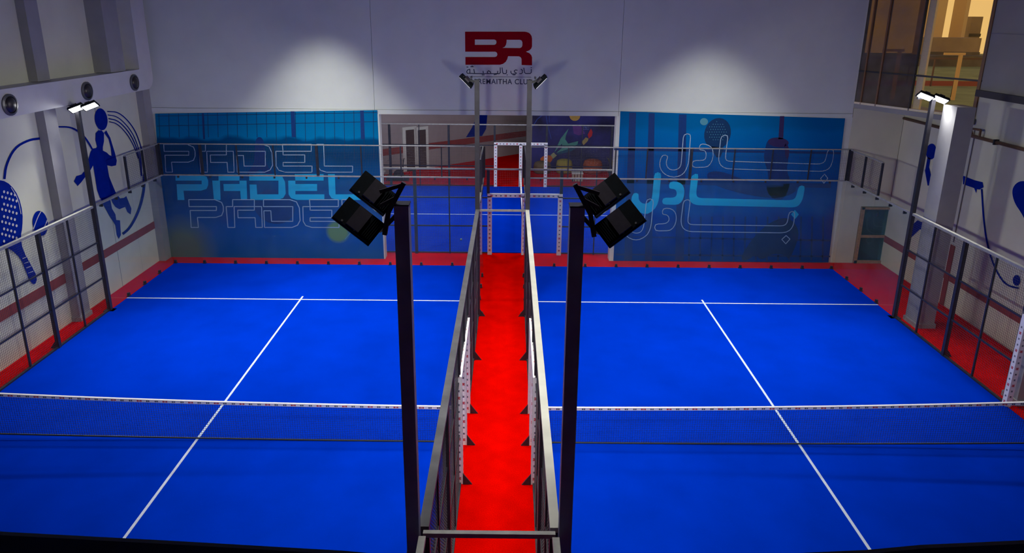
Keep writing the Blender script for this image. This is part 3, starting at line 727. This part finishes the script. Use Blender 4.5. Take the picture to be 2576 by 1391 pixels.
ba1 = [(888, 308), (942, 298), (920, 480), (935, 500), (1640, 522), (1680, 505), (1700, 410), (1748, 412), (1735, 510), (1710, 560), (1660, 578), (930, 558), (885, 535), (868, 490)]
do1 = [(1675, 598), (1700, 630), (1670, 668), (1645, 632)]
lam2 = [(382, 585), (435, 585), (415, 800), (390, 860), (330, 905), (270, 895), (200, 800), (222, 738), (265, 745), (258, 790), (290, 825), (335, 820), (362, 790)]
dal2 = [(495, 655), (560, 655), (600, 680), (612, 730), (600, 795), (565, 832), (440, 830), (442, 778), (530, 778), (552, 760), (550, 725), (530, 710), (490, 710)]
ba2 = [(662, 605), (718, 590), (698, 755), (715, 780), (1415, 797), (1455, 785), (1480, 685), (1528, 685), (1510, 790), (1480, 840), (1440, 852), (700, 835), (655, 815), (645, 770)]
do2 = [(1450, 870), (1480, 905), (1452, 940), (1420, 905)]
lam3 = [(322, 788), (375, 787), (355, 1000), (330, 1060), (270, 1098), (215, 1098), (160, 1065), (142, 1010), (150, 950), (195, 960), (190, 1000), (205, 1035), (240, 1050), (280, 1040), (300, 1000)]
dal3 = [(445, 858), (505, 858), (540, 885), (550, 930), (540, 985), (505, 1028), (385, 1030), (383, 978), (470, 975), (495, 950), (490, 920), (470, 905), (440, 905)]
ba3 = [(603, 797), (656, 790), (633, 960), (650, 982), (1365, 992), (1392, 970), (1405, 885), (1450, 880), (1440, 985), (1410, 1030), (1360, 1045), (640, 1035), (595, 1010), (582, 960)]
do3 = [(1383, 1065), (1412, 1092), (1380, 1128), (1350, 1095)]
R = lambda p: roundc(z4(p), .45, 9)
pr(tr_, 'outline_lettering', [], M_thinw, .006, [R(lam1), R(dal1), R(ba1), z4(do1)], 1.9)
pr(tr_, 'solid_lettering', [R(lam2), R(dal2), R(ba2), z4(do2)], M_cyan, .005)
pr(tr_, 'outline_lettering', [], M_thinw, .007, [R(lam3), R(dal3), R(ba3), z4(do3)], 1.9)

# ------------------------------------------------------------ CLUB SIGN
z6 = lambda p: zm(p, 5.564, 1120, 50)
cs = thing('club_sign', (-.2, YB, 6.0), 'red BR emblem with Arabic and Latin club name on the white wall', 'sign')
def sg(name, mt, polys=(), holes=(), lines=(), lw=3, off=.01, th=.0):
    mb = MB()
    for i, p_ in enumerate(polys): mb.poly(px(p_, 1, YB, -off), [px(h, 1, YB, -off) for h in (holes if i == 0 else ())])
    for l in lines: line2(mb, l, lw, 1, YB, -off)
    return mb.build(name, mt, cs)
outer = [(278, 165), (1110, 165), (1140, 170), (1168, 180), (1190, 197), (1208, 225), (1215, 260), (1215, 370), (1205, 400), (1180, 425), (1130, 445), (1180, 468), (1205, 495), (1215, 525), (1215, 635), (1070, 632), (1068, 545), (1058, 525), (1035, 510), (880, 508), (868, 550), (845, 590), (810, 615), (765, 628), (283, 628), (283, 520), (700, 520), (722, 508), (730, 482), (722, 458), (700, 445), (280, 445)]
h1 = [(415, 275), (690, 275), (712, 288), (718, 312), (710, 338), (688, 350), (415, 350)]
h2 = [(860, 278), (1045, 278), (1070, 290), (1080, 315), (1080, 355), (1070, 382), (1045, 395), (800, 392), (835, 375), (852, 345), (858, 315)]
sg('emblem', M_logo_red, [z6(outer)], [z6(h1), z6(h2)])
st = [[(1205, 690), (1205, 735), (1190, 750), (1125, 750), (1110, 735), (1100, 672)], [(1060, 690), (1080, 705), (1080, 740), (1065, 752), (1040, 752)],
      [(1010, 705), (985, 700), (965, 715), (975, 735), (998, 745), (985, 756), (935, 756), (920, 740), (918, 715)],
      [(858, 700), (858, 740), (848, 752), (812, 750), (805, 735), (795, 668)], [(770, 668), (772, 740), (755, 752), (725, 752)], [(735, 715), (732, 745), (715, 760), (680, 768)],
      [(725, 752), (640, 752), (628, 722), (605, 712), (588, 732), (600, 752), (640, 752)], [(600, 752), (535, 752), (530, 715)], [(535, 752), (412, 750), (400, 690)],
      [(412, 750), (345, 748), (345, 690), (315, 700), (300, 725), (310, 748), (345, 748)], [(355, 655), (395, 655)], [(373, 645), (380, 645)], [(300, 660), (322, 660)], [(515, 770), (550, 770)], [(945, 770), (980, 770)], [(862, 770), (872, 770)], [(1198, 668), (1210, 668)]]
sg('arabic_name', M_logo_dark, lines=[z6(s_) for s_ in st], lw=2.2)
sg('divider_line', M_logo_dark, lines=[[(1178, 193), (1336, 194)]], lw=1)
fc = bpy.data.curves.new('latin_name', 'FONT'); fc.body = 'BALREMAITHA CLUB'; fc.size = 1; fc.offset = .018; fc.space_character = 1.12
fo = bpy.data.objects.new('tmp_text', fc); C.objects.link(fo); bpy.context.view_layer.update()
me = bpy.data.meshes.new_from_object(fo.evaluated_get(bpy.context.evaluated_depsgraph_get())); bpy.data.objects.remove(fo)
xs = [v.co.x for v in me.vertices]; ys = [v.co.y for v in me.vertices]; x0, x1, y0, y1 = min(xs), max(xs), min(ys), max(ys)
pa, pb = on(1172, 211, 1, YB), on(1338, 199, 1, YB)
for v in me.vertices:
    v.co = Vector((pa.x+(v.co.x-x0)/(x1-x0)*(pb.x-pa.x), YB-.01, pa.z+(v.co.y-y0)/(y1-y0)*(pb.z-pa.z)))-cs.location
o = bpy.data.objects.new('latin_name', me); C.objects.link(o); o.parent = cs; me.materials.clear(); me.materials.append(M_logo_dark)

# ------------------------------------------------------------ PAINTED FIGURES on the side walls
def mural(name, label, ax, val, off, polys=(), lines=(), lw=4, loc=None, whites=(), wl_=(), wlw=2, cl=False):
    u, v = (polys[0][0] if polys else lines[0][0])
    c_ = on(u, v, ax, val); t = thing(name, c_, label, 'mural')
    mb = MB()
    for p_ in polys: mb.poly(px(p_, ax, val, off))
    for i, l in enumerate(lines):
        m1_ = MB() if isinstance(lw, list) else mb
        line2(m1_, l, lw[i] if isinstance(lw, list) else lw, ax, val, off+.002*i)
        if isinstance(lw, list): m1_.build('painted_stripe', M_mblue, t)
    if mb.v: mb.build('blue_paint', M_mblue, t)
    if whites or wl_:
        mb = MB()
        if whites:
            for p_ in whites: mb.poly(px(p_, ax, val, off*1.6))
            mb.build('white_dots', M_mwhite, t, kind='stuff'); mb = MB()
        for l in wl_:
            mb = MB(); line2(mb, l, wlw, ax, val, off*1.6); mb.build('white_stripe', M_mwhite, t)
    return t
zp = lambda p: zm(p, 3.4778, 150, 220)
player = [(313, 530), (285, 535), (268, 560), (238, 665), (240, 700), (190, 760), (143, 775), (122, 820), (155, 862), (185, 830), (215, 790), (255, 745), (290, 680), (325, 900), (350, 968), (400, 975), (490, 925), (450, 830), (430, 780), (412, 680), (450, 690), (490, 682), (497, 640), (480, 570), (455, 490), (440, 440), (415, 395), (405, 375), (385, 395), (425, 450), (445, 530), (452, 600), (430, 590), (410, 570), (375, 552), (375, 520), (385, 470), (385, 400), (365, 375), (335, 375), (312, 400), (310, 460), (325, 520)]
mural('painted_player', 'dark blue silhouette of a jumping padel player painted on the left wall', 0, XL, .012,
      [zp(player), chaikin(oval(249.5+4, 300, 16, 28, -8), 1), zp([(355, 965), (440, 980), (455, 1060), (485, 1110), (492, 1160), (525, 1162), (533, 1290), (515, 1325), (497, 1290), (485, 1205), (430, 1120), (370, 1010)]),
       zp([(440, 960), (500, 935), (525, 970), (560, 965), (580, 950), (625, 1060), (618, 1110), (590, 1090), (570, 1045), (520, 1065), (485, 1045), (460, 1010)])])
arc = lambda pts: chaikin(zp(pts), 3, False)
mural('painted_swoosh', 'blue ball trail of curved stripes painted right of the player', 0, XL, .012, (),
      [arc([(415, 210), (520, 215), (640, 340), (700, 480), (730, 620), (735, 760)]), arc([(418, 240), (510, 255), (620, 370), (680, 500), (712, 640), (715, 775)]), arc([(425, 272), (510, 290), (605, 390), (665, 510), (700, 640), (710, 770)]), arc([(430, 300), (500, 315), (590, 410), (650, 520), (685, 620)]),
       arc([(735, 760), (735, 900), (690, 1080), (610, 1230), (548, 1280)]), chaikin([(143, 319), (170, 319), (188, 325), (208, 340), (222, 360), (230, 375)], 2, False)], [2.6, 2.2, 2.6, 2.2, 6.5, 4])
z2 = lambda p: zm(p, 2.3183, 0, 400)
rkt = [(-30, 130), (10, 122), (60, 150), (105, 215), (130, 310), (128, 400), (118, 450), (130, 530), (180, 620), (215, 690), (205, 730), (180, 725), (150, 660), (120, 580), (60, 525), (20, 515), (-30, 500)]
dots = []
for i in range(-1, 5):
    for j in range(0, 9):
        x, y = -2+i*21+(j % 2)*10, 185+j*36-i*-6
        if 0 <= x < 105 and 185 < y < 480: dots.append(oval(*z2([(x, y)])[0], 2.6, 3.8, 0, 8))
mural('painted_racket', 'large blue padel racket with white dots painted on the left wall', 0, XL, .012, [chaikin(z2(rkt), 1)], (), whites=dots, wl_=[z2([(128, 580), (150, 572)]), z2([(138, 608), (162, 600)]), z2([(150, 635), (175, 625)]), z2([(160, 665), (188, 655)]), chaikin(z2([(60, 165), (100, 230), (118, 320)]), 1, False)], wlw=1.6)
mural('painted_ball', 'blue tennis ball painted beside the large racket', 0, XL, .012, [z2(oval(232, 375, 44, 74, -8))], (), wl_=[chaikin(z2([(190, 410), (215, 340), (235, 305)]), 2, False), chaikin(z2([(215, 440), (255, 400), (275, 345)]), 2, False)], wlw=2)
mural('painted_arc', 'thick blue curve painted above the large racket', 0, XL, .012, (), [chaikin([(10, 450), (14, 415), (35, 372), (70, 352), (102, 348)], 2, False)], 6)
z8 = lambda p: zm(p, 1.987, 2050, 350)
mural('painted_racket', 'blue racket raised by a painted arm left of the big column', 0, XR, -.012, [z8(oval(583, 62, 26, 40, 8)), z8([(565, 90), (580, 95), (572, 140), (585, 190), (605, 195), (600, 235), (565, 232), (552, 160)])])
mural('painted_player', 'blue painted leg low on the wall left of the big column', 0, XR, -.012, [z8([(485, 490), (492, 425), (515, 405), (535, 415), (560, 408), (556, 450), (525, 452), (505, 470)])])
mural('painted_ball_swing', 'blue painted arm and swinging ball right of the big column', 0, XR, -.012, [z8([(742, 182), (800, 205), (840, 215), (845, 240), (825, 252), (812, 250), (808, 270), (798, 245), (742, 225)]), z8(oval(1010, 706, 19, 27))],
      [chaikin(z8([(836, 250), (845, 400), (865, 540), (905, 655), (955, 730), (1020, 745)]), 3, False)], 4.5)
mural('painted_blob', 'blue racket head painted at the right edge of the right wall', 0, XR, -.012, [chaikin(z8([(985, 260), (1005, 220), (1045, 205), (1110, 230), (1120, 330), (1060, 420), (1035, 370), (1000, 320)]), 2)])

# ------------------------------------------------------------ SECOND HALL through the opening
HC = 7.2; YM = 24.6
struct(MB().box((-10.0, YB+.3, HC), (10.0, 30.2, HC+.2)).build('ceiling_far_hall', M_ceiling))
struct(MB().box((9.3, YB+.3, 0), (9.5, 25, HC)).build('wall_far_right', M_wallgrey))
q0, q1 = Vector((-9.5, 20.3, 0)), Vector((1.2, 29.4, 0)); dd = (q1-q0).normalized(); nn2 = Vector((dd.y, -dd.x, 0))
def sw(s, z, o=0): p = q0+dd*s+nn2*o; return Vector((p.x, p.y, z))
Ls = (q1-q0).length
wls = struct(MB().prism([sw(0, 0), sw(Ls, 0), sw(Ls, 0, -.2), sw(0, 0, -.2)], (0, 0, HC)).build('wall_far_left', mat('far_hall_wall', (.36, .32, .32), .8, srgb=False, noise=.06, scale=1)))
struct(MB().box((-9.7, YB+.3, 0), (-9.5, 20.4, HC)).build('wall_far_side', M_wallgrey))
struct(MB().box((1.15, YM+.21, 0), (1.40, 30.0, HC)).build('wall_far_return', M_wallgrey))
MB().prism([sw(0, 1.0, .012), sw(Ls-.01, 1.0, .012), sw(Ls-.01, 1.0, 0), sw(0, 1.0, 0)], (0, 0, .34)).build('wall_stripe', M_stripe, wls)
# the two brown doors
def s_at(u, v):
    r_ = ray(u, v); k = (q0-CAM).dot(nn2)/r_.dot(nn2); p = CAM+r_*k; return (p-q0).dot(dd), p.z
dr = thing('door_2', sw(s_at(1047, 414)[0], 0), 'pair of brown door leaves in white frames in the far hall', 'door'); dr['kind'] = 'structure'
for (u0, u1) in ((1022, 1042), (1052, 1071)):
    s0, s1 = s_at(u0, 415)[0], s_at(u1, 412)[0]; zt2 = s_at(u0, 327)[1]
    MB().prism([sw(s0-.18, 0, .05), sw(s1+.18, 0, .05), sw(s1+.18, 0, 0), sw(s0-.18, 0, 0)], (0, 0, zt2+.15)).build('door_frame', M_wall, dr)
    MB().prism([sw(s0, 0, .08), sw(s1, 0, .08), sw(s1, 0, .05), sw(s0, 0, .05)], (0, 0, zt2)).build('door_leaf', M_browndoor, dr)
# painted leg on that wall, above the opening's sill
t = thing('painted_player', sw(s_at(1190, 320)[0], 1.5), 'blue leg of a painted player on the far hall wall', 'mural')
mb = MB()
def swpoly(pts, o): 
    out = []
    for u, v in pts:
        s_, z_ = s_at(u, v); out.append(sw(s_, z_, o))
    return out
mb.poly(swpoly([(1194, 262), (1228, 262), (1224, 305), (1222, 325), (1212, 342), (1172, 345), (1186, 322), (1194, 305)], .02)); mb.poly(swpoly([(1160, 270), (1192, 270), (1190, 282), (1175, 286), (1165, 282)], .02))
mb.build('blue_paint', M_mblue, t)
# colourful mural wall
t = thing('mural_wall', (5.4, YM, 0), 'dark blue wall painted with a colourful racket, in the far hall', 'mural')
MB().box((1.37, YM, 0), (9.4, YM+.2, HC)).build('painted_board', mat('deep_blue_mural', (0.02, 0.022, 0.16), .7, noise=.9, scale=.6, srgb=False), t)
zz_ = lambda p: zm(p, 6.32, 1320, 260)
def mp_(name, pts, col, off=.01, lines=None, lw=2):
    mb = MB()
    for p_ in pts: mb.poly(px(p_, 1, YM, -off))
    for l in (lines or []): line2(mb, l, lw, 1, YM, -off)
    mb.build(name, mat('paint_'+name, col, .7, srgb=False, noise=.15, scale=3), t)
mp_('yellow_ball', [oval(1446, 291, 13.5, 13)], (.55, .36, .08), .015)
mp_('ball_highlight', [oval(1438, 286, 8, 9)], (.25, .36, .40), .012)
mp_('purple_racket', [zz_([(760, 350), (880, 340), (960, 480), (860, 510), (780, 480)])], (.13, .04, .28))
mp_('green_arm', [zz_([(700, 395), (655, 510), (645, 570), (690, 640), (850, 600), (840, 650), (700, 720), (500, 790), (600, 700), (590, 640), (470, 780), (570, 560), (640, 470)])], (.08, .32, .28), .012)
mp_('teal_shadow', [zz_([(500, 800), (860, 640), (905, 650), (740, 760), (540, 810)])], (.0, .08, .16), .011)
mp_('yellow_throat', [zz_([(970, 540), (1015, 560), (1000, 600), (935, 665), (905, 610)])], (.40, .32, .12), .012)
mp_('red_flame', [zz_([(1055, 400), (1080, 460), (1070, 515), (1020, 560), (1000, 500), (1030, 440)])], (.6, .02, .03), .012)
mp_('orange_hand', [chaikin(zz_([(230, 890), (300, 830), (410, 820), (455, 880), (380, 970), (300, 940)]), 2)], (.60, .13, .02), .013)
mp_('pale_wrist', [zz_([(410, 820), (460, 780), (510, 830), (450, 880)])], (.35, .36, .18), .014)
mp_('blue_streaks', [], (.03, .07, .34), .012, [zz_([(330, 130), (360, 330), (420, 560)]), zz_([(120, 380), (200, 250), (330, 150)]), zz_([(395, 150), (390, 300)]), zz_([(950, 360), (1000, 420)])], 2)
dd_ = [oval(*zz_([(940+(i % 4)*24, 360+(i//4)*26)])[0], .8, .8, 0, 6) for i in range(12)]
mp_('pale_dots', dd_, (.3, .4, .6), .013)
# second court (turned a quarter)
t = thing('court_turf', (0, 15.9, 0), 'blue artificial turf of the court in the far hall', 'turf')
MB().box((-8.6, 11.1, 0), (9.2, 20.7, .02)).build('turf_sheet', M_turf, t)
MB().box((-6.3, 15.78, .02), (7.6, 15.83, .026)).build('centre_line', M_white_line, t)
for x in (-6.3, 7.6): MB().box((x-.025, 11.0, .02), (x+.025, 20.75, .026)).build('service_line', M_white_line, t)
GX = .68
def far_fence(y, posts, thin, label, gl, gr_):
    t = thing('mesh_fence', (0, y, 0), label, 'fence')
    MB().box((-9.2, y-.03, 2.96), (9.2, y+.03, 3.01)).build('top_rail', M_rail, t)
    for a, b2 in ((-9.2, gl), (gr_, 9.2)):
        for z in (.04, 1.0, 2.0): MB().box((a, y-.02, z-.02), (b2, y+.02, z+.02)).build('middle_rail', M_dark, t)
    mb = MB()
    mesh_wires(mb, (-9.2, y), (gl, y), .06, 2.95, .06); mesh_wires(mb, (gr_, y), (9.2, y), .06, 2.95, .06); mesh_wires(mb, (gl, y), (gr_, y), 2.15, 2.95, .06)
    mb.build('mesh_panel', M_wire, t, kind='stuff')
    for x in posts: MB().box((x-.05, y-.05, 0), (x+.05, y+.05, 2.96)).build('post', M_dark, t)
    for x in thin: MB().box((x-.02, y-.02, 0), (x+.02, y+.02, 2.96)).build('thin_post', M_dark, t)
    for x in (gl+.02, gr_-.02): MB().box((x-.05, y-.05, 2.1), (x+.05, y+.05, 2.96)).build('post', M_dark, t)
    return t
far_fence(11.02, [-3.0, -6.0, 6.0], [-1.85, 3.1, -4.5, 4.5], 'near mesh fence of the court in the far hall', -.55, 1.95)
far_fence(20.8, [-5.5, -2.7, 5.0], [-4.1, 3.6], 'distant mesh fence of the court in the far hall', -.55, 1.95)
for y, lab in ((10.96, 'near white padded gate frame seen through the opening'), (20.7, 'distant white padded gate frame on the far side of the hall')):
    t = thing('padded_gate', (GX, y, 0), lab, 'gate')
    r1, r2 = MB(), MB()
    for x in (-.48, 1.9)+((GX,) if y < 12 else (GX+.03,)):
        MB().box((x-.075, y-.06, 0), (x+.075, y+.06, 2.08)).build('padded_post', M_pad, t)
        prints(r1, r2, (x, y-.062, .1), (x, y-.062, 2.0), .14, .06, .07, (0, -.001, 0))
    MB().box((-.555, y-.06, 2.04), (1.975, y+.06, 2.16)).build('padded_lintel', M_pad, t)
    prints(r1, r2, (-.5, y-.062, 2.1), (1.9, y-.062, 2.1), .16, .07, .07, (0, -.001, 0))
    r1.build('red_printed_marks', M_print_red, t, kind='stuff'); r2.build('dark_printed_marks', M_print_dark, t, kind='stuff')
t = thing('padel_net', (GX, 15.9, 0), 'net of the far hall court seen end on', 'net')
MB().box((GX-.03, 11.1, .84), (GX+.03, 20.6, .92)).build('white_tape', M_pad, t)
mb = MB(); mesh_wires(mb, (GX, 11.1), (GX, 20.6), .05, .84, .06, .004); mb.build('net_mesh', M_net, t, kind='stuff')
tag(MB().ball(on(1160, 602, 2, .055), .036, 12).build('tennis_ball', M_ball, loc=on(1160, 602, 2, .02), smooth=True), 'single pale green ball lying on the far hall court', 'ball')
# pouffes and low seats along the mural
def pouf(x, y, r_, h, col, lab):
    t = thing('pouffe', (x, y, 0), lab, 'pouffe')
    MB().lathe((x, y, 0), (0, 0, 1), [(0, 0), (r_*.85, 0), (r_, h*.15), (r_*1.02, h*.6), (r_*.9, h*.9), (r_*.6, h), (0, h*1.02)], 20).build('cushion', mat('pouf_'+lab.split()[0], col, .8, srgb=False, noise=.1), t, smooth=True)
    MB().lathe((x, y, 0), (0, 0, 1), [(r_*1.005, h*.58), (r_*1.03, h*.6), (r_*1.005, h*.62)], 20).build('piping', M_dark, t)
pouf(3.05, 23.9, .42, .72, (.36, .30, .05), 'yellow-green rounded pouffe standing against the blue mural')
pouf(4.55, 24.0, .5, .70, (.40, .08, .02), 'orange rounded pouffe standing right of the yellow one')
pouf(1.9, 23.9, .45, .6, (.16, .12, .07), 'brown rounded pouffe half hidden by the walkway fence')
t = thing('potted_plant', (5.5, 23.9, 0), 'small yellow-green potted plant at the mural end', 'plant')
MB().lathe((5.5, 23.9, 0), (0, 0, 1), [(0, 0), (.14, 0), (.18, .3), (.16, .3), (0, .28)], 14).build('pot', M_dark, t)
for k in range(9):
    a = k*.7; d2 = Vector((cos(a)*.22, sin(a)*.22, .55+.08*(k % 3)))
    b0 = Vector((5.5, 23.9, .28)); sd = Vector((-sin(a), cos(a), 0))*.04
    MB().add([b0-sd*.4, b0+sd*.4, b0+d2*.55+sd, b0+d2*.55-sd, b0+d2+Vector((cos(a)*.08, sin(a)*.08, -.02))], [(0, 1, 2, 3), (3, 2, 4)]).build('leaf', mat('plant_leaf', (.22, .22, .05), .7, srgb=False), t)
t = thing('crate', (3.55, 22.1, 0), 'small slatted beige crate on the red floor beyond the far court', 'crate')
for k in range(4): MB().box((3.3+k*.14, 21.9, .02), (3.4+k*.14, 22.2, .42)).build('slat', mat('beige_slat', (.5, .42, .3), .7, srgb=False), t)
MB().box((3.28, 21.88, .38), (3.84, 22.22, .46)).build('lid', M_wall, t)
# clutter of folded equipment by the left end
t = thing('exercise_machine', (-5.35, 21.9, 0), 'dark exercise machine with upright handles at the left of the far hall', 'machine')
MB().box((-5.9, 21.7, .05), (-4.8, 22.1, .22)).build('deck', M_dark, t)
for x in (-5.8, -5.15): 
    MB().bar((x, 21.9, .1), (x+.1, 22.0, 1.05), .05).build('upright', M_dark, t)
    MB().bar((x, 21.7, 1.0), (x+.1, 22.2, 1.05), .05).build('handle', M_rail, t)
MB().lathe((-5.3, 21.8, .3), (0, 1, 0), [(0, 0), (.26, 0), (.26, .1), (0, .1)], 16).build('flywheel', M_dark, t)
t = thing('bench', (-6.3, 21.7, 0), 'white-topped bench beside the dark exercise machine', 'bench')
MB().box((-6.9, 21.5, .42), (-5.95, 21.9, .5)).build('seat', M_wall, t)
for x in (-6.8, -6.05): MB().box((x-.03, 21.55, 0), (x+.03, 21.85, .42)).build('leg', M_dark, t)

# ------------------------------------------------------------ FOREGROUND black balcony rail
t = thing('balcony_rail', (0, -10.2, 6.7), 'black padded balcony rail across the bottom corners of the view', 'rail')
pp = [on(u, v, 1, -10.2) for u, v in ((-420, 1318), (0, 1346), (430, 1369), (860, 1394), (1150, 1420), (1500, 1422), (1900, 1405), (2190, 1392), (2330, 1379), (2576, 1368), (2990, 1342))]
vs = []; fs = []
for i, p in enumerate(pp):
    vs += [(p.x, p.y-.05, p.z-.12), (p.x, p.y+.02, p.z-.12), (p.x, p.y+.02, p.z-.008), (p.x, p.y+.0, p.z), (p.x, p.y-.05, p.z)]
    if i: fs += [(5*i-5+j, 5*i-5+(j+1) % 5, 5*i+(j+1) % 5, 5*i+j) for j in range(5)]
fs += [(0, 1, 2, 3, 4), tuple(5*(len(pp)-1)+j for j in (4, 3, 2, 1, 0))]
MB().add(vs, fs).build('rail_pad', M_ledge, t)
for x in (-1.15, 1.45): MB().box((x-.02, -10.25, 5.6), (x+.02, -10.2, 6.75)).build('rail_post', M_dark, t)
